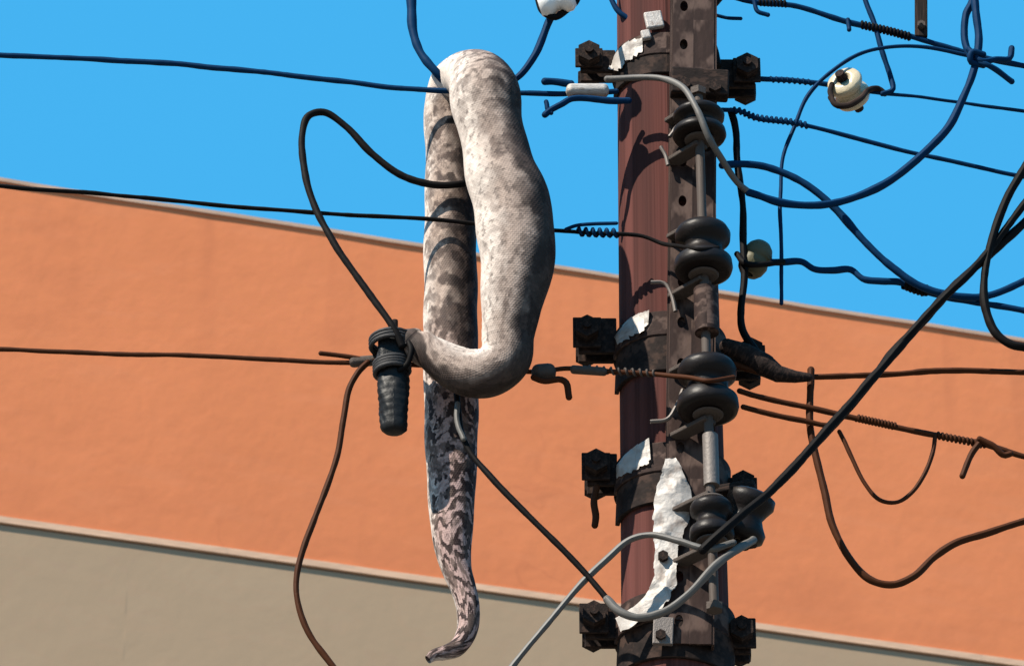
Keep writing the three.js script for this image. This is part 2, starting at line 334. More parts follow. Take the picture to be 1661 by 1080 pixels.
// the rack: a perforated channel with spools on a long rod
{
  const z0 = 0.105, zs = 0.168;
  const chan = (py, px) => at(px, py, z0);
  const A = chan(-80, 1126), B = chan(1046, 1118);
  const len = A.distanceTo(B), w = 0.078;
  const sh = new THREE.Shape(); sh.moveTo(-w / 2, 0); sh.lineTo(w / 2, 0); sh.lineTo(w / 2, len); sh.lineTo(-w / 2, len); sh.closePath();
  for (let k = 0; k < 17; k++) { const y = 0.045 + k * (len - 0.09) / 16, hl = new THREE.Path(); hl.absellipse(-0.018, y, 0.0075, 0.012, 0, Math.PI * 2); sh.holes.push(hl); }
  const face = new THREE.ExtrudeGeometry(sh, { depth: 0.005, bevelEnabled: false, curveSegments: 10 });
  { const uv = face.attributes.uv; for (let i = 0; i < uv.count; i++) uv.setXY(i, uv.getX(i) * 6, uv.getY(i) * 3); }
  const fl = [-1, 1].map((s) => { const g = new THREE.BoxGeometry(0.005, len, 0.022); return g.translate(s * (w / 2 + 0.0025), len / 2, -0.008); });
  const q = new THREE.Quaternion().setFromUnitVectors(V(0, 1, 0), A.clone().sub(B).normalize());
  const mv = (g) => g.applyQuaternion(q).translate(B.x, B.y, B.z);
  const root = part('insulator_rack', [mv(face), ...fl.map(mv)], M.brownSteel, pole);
  const rx = (py) => 1128 + (py / 1080) * 34;
  const spools = [[203, 0.050, 0.060], [407, 0.0535, 0.098], [630, 0.056, 0.104], [846, 0.040, 0.075]];
  const top = at(rx(150), 150, zs), bot = at(rx(985), 985, zs);
  part('rack_rod', [rod(top, bot, 0.0085), hexNut(top, V(0, 1, 0), 0.016, 0.014), hexNut(bot, V(0, 1, 0), 0.016, 0.014)], M.steel, root);
  for (const [py, r, h] of spools) {
    const c = at(rx(py), py, zs), a = h / 2;
    const prof = [[0.011, -a], [r * 0.80, -a], [r * 0.95, -a * 0.93], [r, -a * 0.75], [r * 0.97, -a * 0.45], [r * 0.78, -a * 0.25], [r * 0.66, -a * 0.08], [r * 0.66, a * 0.12], [r * 0.76, a * 0.28], [r * 0.93, a * 0.45], [r * 0.95, a * 0.72], [r * 0.86, a * 0.92], [r * 0.6, a], [0.011, a], [0.011, -a]];
    const sp = part('spool_insulator', lathe(prof, c), M.spool, root);
    for (const q of [1, -1]) part('washer', lathe([[0.009, q * (a + 0.001)], [0.026, q * (a + 0.001)], [0.028, q * (a + 0.003)], [0.025, q * (a + 0.007)], [0.009, q * (a + 0.007)]], c), M.steel, sp);
    // the clevis strap that holds the spool off the channel
    const cp = V(at(axisX(py) + 6, py, z0).x, 0, z0 + 0.004);
    for (const s of [-1, 1]) {
      const y = c.y + s * (a + 0.015);
      part('clevis_arm', bar(V(cp.x, y, cp.z), V(c.x + 0.004, y, c.z + 0.004), 0.03, 0.009, 0.3), M.steel, root);
    }
  }
  // lower sleeve pieces round the rod
  for (const [y0, y1, r, mt] of [[706, 788, 0.014, M.galvDull], [470, 540, 0.022, M.brownSteel]]) part('rod_sleeve', rod(at(rx(y0) + 2, y0, zs), at(rx(y1) + 2, y1, zs), r, 20), mt, root);
  // pale galvanised cover plates over the channel's left half
  const zp = z0 + 0.0125;
  part('cover_plate', ribbon([[1080, 742], [1070, 775], [1061, 815], [1060, 870], [1061, 925], [1052, 958], [1028, 984], [998, 1002]],
    [[1098, 744], [1112, 772], [1122, 812], [1113, 856], [1099, 895], [1096, 948], [1072, 986], [1008, 1026]], 0.122, at(axisX(880), 880, 0).x, 90, 12, 0.008), M.galv, root);
  part('end_tab', bar(at(1077, 1002, zp), at(1075, 1046, zp), 0.036, 0.009, 0.25), M.galvDull, root);
  part('tab_bolt', hexNut(at(1072, 1030, zp + 0.006), V(0, 0, 1), 0.010, 0.01), M.rust, root);
  part('plate_bolt', hexNut(at(1076, 902, zp + 0.006), V(0, 0, 1), 0.010, 0.01), M.rust, root);
  part('clamp_block', [bar(at(1088, 134, 0.118), at(1182, 140, 0.112), 0.030, 0.058, 0.15), hexNut(at(1110, 136, 0.136), V(0, 0, 1), 0.013, 0.012), hexNut(at(1160, 140, 0.132), V(0, 0, 1), 0.013, 0.012)], M.rust, pole);
  // small pale fixings above the top band
  part('fixing_plate', bar(at(1058, 20, 0.1), at(1064, 46, 0.1), 0.034, 0.012, 0.3), M.galv, pole);
  part('fixing_plate', bar(at(1046, 50, 0.1), at(1050, 64, 0.1), 0.018, 0.012, 0.3), M.galv, pole);
  // bent strap ends that catch the sun left of the spools
  for (const q of [[[1056, 458], [1078, 458], [1090, 478], [1096, 505]], [[1055, 684], [1082, 680], [1096, 660], [1108, 632]], [[1072, 238], [1080, 252], [1084, 268]], [[1104, 196], [1094, 208], [1086, 222]]]) part('strap_end', tube(curve(q, 0.125), 3.4 * S, 0, 8), M.galvDull, root);
}

// ---------------------------------------------------------------- the snake
{
  // [px, py, z, radius, dorsal x, y, z] from the tail tip to the snout
  const C = [
    [694, 1070, 0.078, 0.0075, 0, 0.8, 0.5],
    [704, 1063, 0.076, 0.0105, 0, 0.8, 0.5],
    [722, 1059, 0.071, 0.0135, 0, 0.8, 0.5],
    [742, 1050, 0.066, 0.016, 0.4, 0.4, 0.8],
    [757, 1025, 0.062, 0.0195, 0.55, 0, 0.84],
    [759, 990, 0.06, 0.021, 0.55, 0, 0.84],
    [751, 952, 0.058, 0.0225, 0.55, 0, 0.84],
    [741, 922, 0.057, 0.0265, 0.55, 0, 0.84],
    [734, 885, 0.056, 0.0345, 0.55, 0, 0.84],
    [733, 840, 0.055, 0.0395, 0.72, 0, 0.7],
    [732, 780, 0.055, 0.044, 0.72, 0, 0.7],
    [732, 700, 0.055, 0.0487, 0.72, 0, 0.7],
    [731, 600, 0.055, 0.0492, 0.72, 0, 0.7],
    [731, 500, 0.055, 0.0494, 0.72, 0, 0.7],
    [730, 400, 0.055, 0.0487, 0.72, 0, 0.7],
    [731, 310, 0.055, 0.0474, 0.72, 0, 0.7],
    [730, 235, 0.056, 0.0467, 0.72, 0, 0.7],
    [727, 178, 0.062, 0.045, 0.8, 0, 0.6],
    [733, 140, 0.082, 0.045, 0.9, 0.25, 0.1],
    [750, 124, 0.12, 0.046, 0.85, 0.5, -0.1],
    [772, 127, 0.16, 0.055, 0.9, 0.3, 0.15],
    [786, 158, 0.192, 0.068, 0.9, 0, 0.42],
    [796, 214, 0.2, 0.0575, 0.9, 0, 0.42],
    [812, 280, 0.203, 0.065, 0.9, 0, 0.42],
    [828, 330, 0.206, 0.0705, 0.9, 0, 0.42],
    [837, 385, 0.207, 0.0705, 0.9, 0, 0.42],
    [837, 440, 0.206, 0.0655, 0.9, 0, 0.42],
    [829, 500, 0.2, 0.0540, 0.88, 0, 0.45],
    [823, 542, 0.194, 0.0460, 0.8, -0.2, 0.4],
    [820, 582, 0.188, 0.0455, 0.6, -0.75, 0.25],
    [794, 603, 0.182, 0.0455, 0.2, -1, 0.15],
    [762, 604, 0.176, 0.0435, 0, -1, 0.2],
    [732, 593, 0.17, 0.0395, -0.1, -1, 0.2],
    [705, 577, 0.166, 0.033, -0.1, -1, 0],
    [688, 567, 0.164, 0.0285, 0, -0.5, 0.6],
    [676, 560, 0.163, 0.0285, 0, 0, 0.9],
    [662, 551, 0.162, 0.0245, 0, 0.2, 0.95],
    [651, 544, 0.16, 0.015, 0, 0.3, 0.95],
    [646, 541, 0.16, 0.005, 0, 0.3, 0.95],
  ];
  const path = new THREE.CatmullRomCurve3(C.map((p) => at(p[0], p[1], p[2])), false, 'centripetal');
  path.arcLengthDivisions = 2000;
  const n = C.length, N = 760, K2 = 48;
  // arc length at each control point
  const lens = path.getLengths(2000), total = lens[2000];
  const uAt = C.map((_, i) => lens[Math.round(2000 * i / (n - 1))] / total);
  const interp = (u, k) => { let i = 0; while (i < n - 2 && uAt[i + 1] < u) i++; const t = Math.min(1, Math.max(0, (u - uAt[i]) / (uAt[i + 1] - uAt[i]))); const s = t * t * (3 - 2 * t) * 0.5 + t * 0.5; return C[i][k] + (C[i + 1][k] - C[i][k]) * s; };
  const smooth = (u, k) => { let v = 0; for (let j = -3; j <= 3; j++) v += interp(Math.min(1, Math.max(0, u + j * 0.0045)), k); return v / 7; };
  const pos = [], uv = [], idx = [];
  for (let i = 0; i <= N; i++) {
    const u = i / N, p = path.getPointAt(u), T = path.getTangentAt(u);
    const edge = Math.min(u, 1 - u) < 0.014;
    const r = edge ? interp(u, 3) : smooth(u, 3);
    const D = V(smooth(u, 4), smooth(u, 5), smooth(u, 6)); D.addScaledVector(T, -D.dot(T)).normalize();
    const B = new THREE.Vector3().crossVectors(T, D);
    const sM = u * total, head = sm(uAt[n - 6], uAt[n - 4], u);
    for (let k = 0; k <= K2; k++) {
      const a = (k / K2) * 2 * Math.PI - Math.PI;     // 0 is the back
      let rr = r * (1 + 0.035 * Math.cos(2 * a) * (1 - head) - 0.05 * sm(2.3, 3.1, Math.abs(a)));
      rr *= 1 + 0.030 * (fbm(sM * 16, Math.cos(a) * 1.5 + 4, 3, 55) - 0.5) + 0.02 * Math.sin(sM * 46 + a);
      rr *= 1 + 0.010 * Math.sin(sM * 520 + Math.sin(a) * 0.6) * sm(uAt[27], uAt[28], u) * sm(uAt[33], uAt[32], u) * (0.5 + 0.5 * Math.cos(a - Math.PI));
      const hx = 1 - 0.28 * head * Math.abs(Math.cos(a));
      const q = p.clone().addScaledVector(D, Math.cos(a) * rr * hx).addScaledVector(B, Math.sin(a) * rr * (1 + 0.1 * head));
      pos.push(q.x, q.y, q.z); uv.push(sM / total, k / K2);
      if (i < N && k < K2) { const A0 = i * (K2 + 1) + k, B0 = A0 + K2 + 1; idx.push(A0, B0, A0 + 1, B0, B0 + 1, A0 + 1); }
    }
  }
  const g = new THREE.BufferGeometry();
  g.setAttribute('position', new THREE.Float32BufferAttribute(pos, 3)); g.setAttribute('uv', new THREE.Float32BufferAttribute(uv, 2)); g.setIndex(idx);
  g.computeVertexNormals();
  { // close the seam's normals
    const nn = g.attributes.normal, v = new THREE.Vector3();
    for (let i = 0; i <= N; i++) { const a = i * (K2 + 1), b = a + K2; v.set(nn.getX(a) + nn.getX(b), nn.getY(a) + nn.getY(b), nn.getZ(a) + nn.getZ(b)).normalize(); nn.setXYZ(a, v.x, v.y, v.z); nn.setXYZ(b, v.x, v.y, v.z); }
  }
  const scales = (u, v) => { // centre of the scale a point belongs to
    const cu = 540, cv = 60; const row = Math.floor(u * cu); const off = (row & 1) * 0.5; const col = Math.floor(v * cv + off);
    return [(row + 0.5) / cu, (col + 0.5 - off) / cv, row, col];
  };
  const skin = texture(2048, 512, (u0, v0) => {
    const [us, vs, row, col] = scales(u0, v0);
    const u = us * 0.45 + u0 * 0.55, v = vs * 0.45 + v0 * 0.55;
    const s = u * total, a = (v * 2 - 1) * Math.PI, aa = Math.abs(a);
    const tail = sm(uAt[13], uAt[11], u);
    const w = fbm(s * 26, a * 2.2, 3, 13) - 0.5, w2 = fbm(s * 50, a * 4, 3, 23) - 0.5;
    const front = sm(uAt[18], uAt[23], u), mid = sm(uAt[11], uAt[13], u) * (1 - front);
    let c = lerp3([0.42, 0.315, 0.26], [0.58, 0.455, 0.385], fbm(s * 12, a * 1.2, 3, 33));
    c = lerp3(c, [0.62, 0.42, 0.385], tail * 0.85);
    // flank and belly pale
    c = lerp3(c, [0.92, 0.80, 0.71], sm(1.25, 2.1, aa + w * 0.6));
    // saddles across the back
    const per = 0.056 + 0.055 * front - 0.020 * tail;
    const ph = s / per + w * (0.9 + 1.1 * tail), f = Math.abs(ph - Math.floor(ph) - 0.5) * 2;       // 0 at the middle of a saddle
    const widthB = 1.42 + 0.4 * tail - 0.25 * front + w2 * 1.3;
    const lim = 0.46 + 0.02 * tail - 0.10 * front + 0.20 * Math.cos(aa * 2.2) + w2 * (0.8 + 0.7 * tail);
    const sad = sm(lim + 0.12, lim - 0.12, f) * sm(widthB + 0.3, widthB - 0.3, aa);
    c = lerp3(c, lerp3([0.060, 0.038, 0.032], [0.024, 0.013, 0.013], tail), sad * (0.86 + 0.1 * tail - 0.34 * front));
    c = lerp3(c, [0.12, 0.085, 0.075], sad * sm(0.32, 0.1, f + w * 0.3) * 0.35 * (1 - front));
    // side blotches between the saddles
    const g2 = Math.abs((ph + 0.5) - Math.floor(ph + 0.5) - 0.5) * 2, side = sm(0.42, 0.2, g2 + w2 * 0.9) * sm(0.6, 0.25, Math.abs(aa - 1.75 + w * 0.8));
    c = lerp3(c, [0.13, 0.10, 0.09], side * (0.55 - 0.3 * front));
    // dusky back, darkened further as shade on the right and under the bend
    c = lerp3(c, [0.030, 0.022, 0.020], sm(1.05 - 0.12 * front, 0.5, aa + w * 0.9) * (0.95 * mid + 0.90 * front));
    // mottling and freckles
    c = lerp3(c, [0.15, 0.105, 0.088], sm(0.50, 0.64, fbm(s * 52, a * 4.6, 4, 61)) * (0.55 + 0.25 * tail - 0.15 * front) * (1 - 0.7 * sm(1.9, 2.5, aa)));
    c = lerp3(c, [0.08, 0.06, 0.055], sm(0.62, 0.75, fbm(s * 120, a * 9, 3, 77)) * (0.5 - 0.35 * sm(2, 2.6, aa)));
    const j = hash(row, col, 3);
    return c.map((x) => x * 0.60 * (0.86 + 0.28 * j));
  });
  const scaleBump = texture(2048, 512, (u, v) => {
    const [us, vs] = scales(u, v); const du = (u - us) * 540 * 2, dv = (v - vs) * 60 * 2; const q = Math.max(0, 1 - Math.max(Math.abs(du), Math.abs(dv)) ** 3); return [q, q, q];
  }, false);
  skin.wrapS = scaleBump.wrapS = THREE.ClampToEdgeWrapping;
  const m = mat(null, 0.6, { map: skin, bumpMap: scaleBump, bumpScale: 0.00045, specularIntensity: 0.14 });
  const base = at(727, 400, 0.13);
  const o = mesh('snake', g.translate(-base.x, -base.y, -base.z), m); o.position.copy(base);
  tag(o, 'large grey and brown blotched snake draped over the wires with its tail hanging down', 'snake');
  // eyes on both sides of the head
  const u = uAt[n - 3] - 0.004, p = path.getPointAt(u), T = path.getTangentAt(u), D = V(0, 0.3, 0.95); D.addScaledVector(T, -D.dot(T)).normalize();
  const B = new THREE.Vector3().crossVectors(T, D);
  for (const s of [-1, 1]) { const e = new THREE.SphereGeometry(0.0042, 14, 10), c = p.clone().addScaledVector(D, 0.010).addScaledVector(B, s * 0.0205).sub(base); mesh('eye', e.translate(c.x, c.y, c.z), M.spool, o); }
}

// ---------------------------------------------------------------- wires and cables
// extra stretch beyond the frame keeps a wire going as it leaves the picture
function wire(name, label, category, pts, rpx, m, opt = {}) {
  const c = curve(pts, opt.z ?? 0.1), base = c.getPoint(0.5);
  const g = [tube(c, rpx * S, 0, opt.rs ?? 10), ...(opt.caps === false ? [] : caps(c, rpx * S))];
  const root = group(name, base);
  tag(root, label, category, opt.group);
  part(opt.core ?? 'cable', g, m, root);
  return { root, c };
}
const G = 'wires and cables round the pole';
// left side
{
  const { root, c } = wire('power_line', 'upper long wire from the left edge under the top of the snake', 'wire',
    [[-900, 40, 0.26], [-300, 73, 0.20], [0, 89, 0.17], [190, 98, 0.155], [370, 111, 0.145], [520, 128, 0.137], [650, 142, 0.132], [780, 149, 0.13], [880, 152, 0.127], [960, 150, 0.122], [1000, 148, 0.118]], 4.6, M.blueCable);
  part('splice_sleeve', [bar(at(918, 147, 0.14), at(988, 147, 0.135), 0.028, 0.024, 0.45)], M.galv, root);
  const t1 = curve([[884, 132, 0.14], [905, 133, 0.14], [926, 136, 0.14]]), t2 = curve([[884, 186, 0.15], [893, 178, 0.15], [912, 168, 0.15], [928, 160, 0.145], [985, 163, 0.14], [1020, 163, 0.14]]), t3 = curve([[886, 165, 0.15], [888, 178, 0.15], [894, 183, 0.15]]);
  part('wire_tail', [tube(t1, 6.5 * S), ...caps(t1, 6.5 * S), tube(t2, 5.5 * S), ...caps(t2, 5.5 * S), tube(t3, 4 * S), ...caps(t3, 4 * S)], M.blueCable, root);
  part('binding', helix(c, 0.865, 0.895, 7, 4.6 * S, 2 * S), M.cable, root);
}
{
  const { root, c } = wire('power_line', 'middle long wire running from the left edge along the roof line to the upper spool', 'wire',
    [[-900, 190, 0.22], [-300, 270, 0.18], [0, 302, 0.155], [130, 312, 0.15], [310, 328, 0.142], [500, 345, 0.132], [690, 355, 0.124], [780, 364, 0.122], [900, 373, 0.125], [965, 377, 0.13], [1000, 378, 0.135], [1040, 381, 0.14], [1075, 394, 0.15], [1100, 399, 0.185], [1135, 404, 0.22], [1165, 402, 0.21]], 3.6, M.cable);
  const t = curve([[918, 372, 0.135], [935, 366, 0.14], [962, 363, 0.14], [1000, 362, 0.14]]);
  part('tie_wire', [helix(c, 0.868, 0.9, 6, 5.5 * S, 3.2 * S), tube(t, 3 * S), ...caps(t, 3 * S)], M.blueCable, root);
}
{
  const { root, c } = wire('power_line', 'lower long wire from the left edge through the black clamp to the pole', 'wire',
    [[-900, 500, 0.20], [-300, 548, 0.16], [0, 567, 0.14], [190, 574, 0.135], [400, 581, 0.13], [560, 588, 0.125], [640, 590, 0.122], [760, 597, 0.12], [870, 603, 0.12], [920, 597, 0.125], [1000, 602, 0.14], [1060, 606, 0.15], [1120, 612, 0.20], [1152, 618, 0.225], [1190, 612, 0.20]], 3.9, M.brownWire);
  const t = curve([[866, 612, 0.14], [885, 618, 0.14], [910, 616, 0.14], [920, 622, 0.14], [923, 644, 0.14]]), s = curve([[520, 573, 0.13], [560, 578, 0.13], [600, 584, 0.13], [640, 586, 0.13]]);
  part('wire_tail', [tube(t, 5.5 * S), ...caps(t, 5.5 * S), tube(s, 4 * S), ...caps(s, 4 * S)], M.brownWire, root);
  part('grip_sleeve', [bar(at(566, 588, 0.125), at(612, 584, 0.125), 0.020, 0.018, 0.45), bar(at(862, 606, 0.125), at(902, 603, 0.125), 0.034, 0.030, 0.45), bar(at(925, 599, 0.13), at(985, 603, 0.14), 0.017, 0.014, 0.45)], M.steel, root);
  part('binding', helix(c, 0.865, 0.92, 10, 5 * S, 2 * S), M.steel, root);
}
wire('looped_cable', 'long black cable looping up left of the snake down to the black clamp', 'cable',
  [[760, 296, 0.105], [738, 299, 0.118], [700, 299, 0.122], [655, 285, 0.125], [605, 250, 0.13], [560, 205, 0.135], [525, 183, 0.14], [500, 188, 0.145], [489, 220, 0.15], [491, 265, 0.155], [510, 335, 0.165], [545, 398, 0.175], [600, 478, 0.18], [638, 533, 0.185], [652, 560, 0.18]], 6, M.cable);
wire('service_cable', 'thin dark cable running from under the snake coil down to the lower pole', 'cable',
  [[738, 620, 0.115], [743, 662, 0.125], [749, 700, 0.135], [766, 738, 0.14], [800, 778, 0.15], [870, 848, 0.16], [945, 925, 0.165], [985, 972, 0.17]], 5, M.cable);
wire('wire_end_or_glint', 'short pale piece standing for the glint on the thin cable just under the coil', 'wire', [[742, 655, 0.142], [744, 685, 0.142], [752, 712, 0.146]], 4.4, M.greyCable);  // pale length added as the glint on the thin dark cable
wire('service_cable', 'pale grey cable sagging in front of the lower pole', 'cable',
  [[985, 972, 0.17], [1012, 994, 0.18], [1040, 1002, 0.185], [1080, 992, 0.19], [1115, 966, 0.2], [1160, 918, 0.21], [1195, 892, 0.2], [1222, 876, 0.16]], 6.6, M.greyCable);
wire('drop_wire', 'thin brown wire dropping from the black clamp to the bottom edge left of the tail', 'wire',
  [[596, 588, 0.135], [580, 606, 0.14], [566, 632, 0.14], [557, 680, 0.14], [546, 735, 0.14], [522, 810, 0.14], [494, 880, 0.14], [481, 930, 0.14], [482, 975, 0.14], [500, 1025, 0.14], [540, 1080, 0.14], [640, 1200, 0.14]], 4.9, M.brownWire);
wire('service_cable', 'thin grey cable rising from the bottom edge and arching over the lower pole', 'cable',
  [[700, 1260, 0.1], [830, 1080, 0.14], [880, 1020, 0.15], [945, 945, 0.16], [985, 906, 0.165], [1020, 876, 0.17], [1055, 867, 0.18], [1105, 877, 0.2], [1150, 890, 0.21], [1190, 880, 0.19]], 5.2, M.greyCable);
wire('thick_cable', 'thick black cable rising diagonally from the lower insulator to the right edge', 'cable',
  [[1140, 892, 0.215], [1172, 862, 0.22], [1205, 832, 0.21], [1250, 797, 0.19], [1330, 712, 0.17], [1430, 598, 0.15], [1500, 515, 0.14], [1570, 445, 0.13], [1661, 362, 0.12], [1900, 150, 0.1]], 7.2, M.cable);
wire('twisted_cable', 'second black cable running beside the thick diagonal cable at the right edge', 'cable',
  [[1262, 786, 0.172], [1330, 713, 0.155], [1400, 634, 0.145], [1450, 570, 0.145], [1505, 508, 0.15], [1560, 455, 0.15], [1600, 412, 0.14], [1661, 332, 0.13], [1850, 70, 0.1]], 6.2, M.cable);
wire('jumper_cable', 'thick dark cable from the top edge down under the top of the snake', 'cable',
  [[668, -120, 0.12], [666, 0, 0.125], [669, 48, 0.13], [682, 84, 0.135], [706, 115, 0.137], [730, 140, 0.122], [760, 150, 0.105]], 7.6, M.blueCable);
wire('jumper_cable', 'dark cable from the white insulator down to the top of the snake', 'cable',
  [[905, 14, 0.12], [893, 32, 0.12], [880, 62, 0.12], [866, 92, 0.12], [846, 120, 0.115], [820, 140, 0.105]], 6, M.blueCable);
// right side
wire('looped_cable', 'thick dark cable hanging in a wide bow right of the pole from the upper right', 'cable',
  [[1585, -120, 0.1], [1582, -30, 0.1], [1584, 20, 0.1], [1588, 60, 0.1], [1584, 95, 0.1], [1570, 140, 0.1], [1540, 205, 0.1], [1485, 262, 0.105], [1415, 308, 0.11], [1345, 331, 0.115], [1270, 330, 0.125], [1215, 312, 0.14]], 6.6, M.blueCable);
wire('looped_cable', 'short dark cable bent beside the wide bow at the top edge', 'cable',
  [[1582, -60, 0.085], [1578, 0, 0.085], [1566, 25, 0.085], [1565, 60, 0.085], [1576, 92, 0.09]], 6, M.blueCable);
wire('service_cable', 'pale grey cable crossing the pole from the upper wire and curving down its right side', 'cable',
  [[985, 128, 0.14], [1030, 125, 0.15], [1075, 128, 0.17], [1108, 142, 0.2], [1130, 176, 0.225], [1150, 225, 0.215], [1172, 262, 0.18], [1195, 295, 0.15], [1216, 312, 0.14]], 5.4, M.greyCable);
{
  const { root, c } = wire('power_line', 'dark wire with a thick binding crossing the upper right corner', 'wire',
    [[1100, -40, 0.05], [1210, 0, 0.04], [1290, 8, 0.04], [1370, 33, 0.035], [1450, 52, 0.03], [1520, 72, 0.025], [1590, 92, 0.02], [1661, 106, 0.015], [2000, 180, 0]], 5, M.blueCable);
  part('binding', [helix(c, 0.335, 0.425, 14, 5.4 * S, 2.6 * S), helix(c, 0.15, 0.2, 8, 5 * S, 2.4 * S)], M.cable, root);
  const t = [[[1376, 32, 0.04], [1378, 48, 0.04]], [[1224, 2, 0.05], [1230, 18, 0.05], [1246, 24, 0.05]]].map((p) => curve(p));
  part('wire_tail', t.flatMap((q) => [tube(q, 4 * S), ...caps(q, 4 * S)]), M.blueCable, root);
}
{
  const k = group('cable_knot', at(1584, 92, 0.1)); tag(k, 'knot of dark wire ends tying the bow cable to the upper right wire', 'wire knot');
  const q = [[[1572, 80, 0.1], [1592, 98, 0.11], [1618, 95, 0.1], [1640, 94, 0.09], [1642, 78, 0.09]], [[1578, 98, 0.1], [1600, 104, 0.11], [1622, 116, 0.1], [1642, 132, 0.09]], [[1596, 88, 0.11], [1578, 84, 0.115], [1576, 100, 0.11], [1596, 106, 0.1]]].map((p) => curve(p));
  part('binding', q.flatMap((c) => [tube(c, 5.2 * S), ...caps(c, 5.2 * S)]), M.blueCable, k);
}
{
  const { root, c } = wire('power_line', 'thin wire from the pole through the cream insulator to the right edge', 'wire',
    [[1236, 128, 0.02], [1290, 131, 0.02], [1352, 138, 0.02]], 4.6, M.blueCable);
  part('binding', helix(c, 0.1, 0.7, 8, 4 * S, 2 * S), M.blueCable, root);
  const q = curve([[1400, 148, 0.015], [1440, 152, 0.015], [1500, 157, 0.01], [1600, 172, 0], [1661, 181, 0], [1990, 230, -0.04]]);
  part('cable', [tube(q, 3.2 * S)], M.blueCable, root);
}
wire('jumper_cable', 'thin dark wire dropping from the top edge to the cream insulator', 'wire',
  [[1385, -80, 0.03], [1405, 0, 0.03], [1418, 35, 0.03], [1430, 80, 0.028], [1444, 125, 0.02], [1447, 146, 0.02], [1432, 152, 0.02]], 4.6, M.blueCable);
wire('thin_wire', 'thin wire bowing round left of the cream insulator and hanging to the roof line', 'wire',
  [[1590, 94, 0.05], [1500, 76, 0.05], [1440, 77, 0.05], [1390, 90, 0.05], [1345, 120, 0.05], [1310, 155, 0.05], [1290, 200, 0.05], [1272, 250, 0.05], [1266, 330, 0.05], [1268, 410, 0.05], [1268, 492, 0.05]], 3.4, M.blueCable);
{
  const { root, c } = wire('power_line', 'sloping wire from the pole top band down to the right edge below the cream insulator', 'wire',
    [[1172, 178, 0.08], [1200, 180, 0.08], [1225, 190, 0.075], [1290, 199, 0.07], [1380, 222, 0.06], [1470, 245, 0.055], [1560, 265, 0.05], [1640, 283, 0.045], [1990, 360, 0.01]], 3.9, M.blueCable);
  part('binding', [helix(c, 0.02, 0.17, 16, 4.5 * S, 2.2 * S)], M.blueCable, root);
}
wire('riser_wire', 'dark wire running down the right side of the pole past the grey insulator', 'wire',
  [[1186, 180, 0.07], [1194, 220, 0.07], [1198, 280, 0.07], [1206, 330, 0.07], [1206, 400, 0.07], [1208, 450, 0.07], [1202, 500, 0.07], [1205, 535, 0.07], [1225, 566, 0.07], [1245, 590, 0.07]], 6, M.cable);
wire('jumper_cable', 'dark cable curving from the pole down right to the twisted wire', 'cable',
  [[1172, 268, 0.12], [1205, 266, 0.11], [1245, 272, 0.1], [1300, 296, 0.095], [1350, 335, 0.09], [1405, 393, 0.085], [1450, 436, 0.08], [1490, 464, 0.075], [1550, 480, 0.07], [1600, 480, 0.06], [1661, 456, 0.05], [1850, 370, 0.03]], 6.3, M.blueCable);
{
  const { root, c } = wire('power_line', 'wavy twisted wire from the grey insulator down to the right edge', 'wire',
    [[1236, 424, 0.05], [1270, 424, 0.05], [1300, 424, 0.055], [1322, 437, 0.06], [1352, 439, 0.058], [1380, 438, 0.055], [1402, 454, 0.058], [1430, 457, 0.058], [1462, 458, 0.055], [1490, 468, 0.055], [1560, 486, 0.05], [1661, 503, 0.045], [1990, 560, 0.02]], 5.4, M.blueCable);
  part('binding', [helix(c, 0.32, 0.37, 6, 7 * S, 4 * S)], M.cable, root);
}
wire('hanging_cable', 'dark cable hanging in a deep hook at the right edge', 'cable',
  [[1760, 120, 0.14], [1661, 272, 0.14], [1628, 335, 0.14], [1606, 400, 0.14], [1597, 455, 0.14], [1600, 505, 0.14], [1616, 540, 0.14], [1640, 558, 0.14], [1661, 563, 0.14], [1780, 570, 0.12]], 6.8, M.cable);
{
  const { root, c } = wire('power_line', 'brown level wire from the pole to the right edge across the terracotta wall', 'wire',
    [[1190, 590, 0.1], [1240, 604, 0.1], [1290, 611, 0.08], [1400, 610, 0.07], [1530, 603, 0.06], [1661, 603, 0.05], [2000, 605, 0.03]], 5, M.brownWire);
  const gq = [[1180, 562, 13], [1210, 574, 17], [1240, 592, 19], [1262, 606, 14], [1290, 611, 10], [1312, 612, 7]].map((p) => [at(p[0], p[1], 0.105), p[2] * S]);
  part('dead_end_grip', [...gq.slice(1).map((q, i) => { const g = new THREE.CylinderGeometry(q[1], gq[i][1], q[0].distanceTo(gq[i][0]), 14); g.applyQuaternion(new THREE.Quaternion().setFromUnitVectors(V(0, 1, 0), q[0].clone().sub(gq[i][0]).normalize())); const m = q[0].clone().add(gq[i][0]).multiplyScalar(0.5); return g.translate(m.x, m.y, m.z); }), ...gq.map((q) => { const g = new THREE.SphereGeometry(q[1], 14, 10); return g.translate(q[0].x, q[0].y, q[0].z); })], M.rust, root);
}
{
  const { root, c } = wire('power_line', 'rusty wire with bindings sloping from the second spool to the right edge', 'wire',
    [[1200, 634, 0.12], [1260, 650, 0.1], [1330, 665, 0.09], [1400, 680, 0.085], [1460, 693, 0.08], [1530, 708, 0.075], [1590, 720, 0.07], [1661, 740, 0.065], [2000, 810, 0.03]], 4.6, M.brownWire);
  part('binding', [helix(c, 0.24, 0.32, 12, 4.6 * S, 2.4 * S), helix(c, 0.4, 0.5, 12, 4.6 * S, 2.4 * S)], M.brownWire, root);
  const t = [[[1592, 716, 0.08], [1578, 735, 0.08], [1562, 772, 0.08]], [[1590, 712, 0.085], [1612, 722, 0.085], [1630, 738, 0.08], [1640, 736, 0.08]]].map((p) => curve(p));
  part('wire_tail', t.flatMap((q) => [tube(q, 5 * S), ...caps(q, 5 * S)]), M.brownWire, root);
}
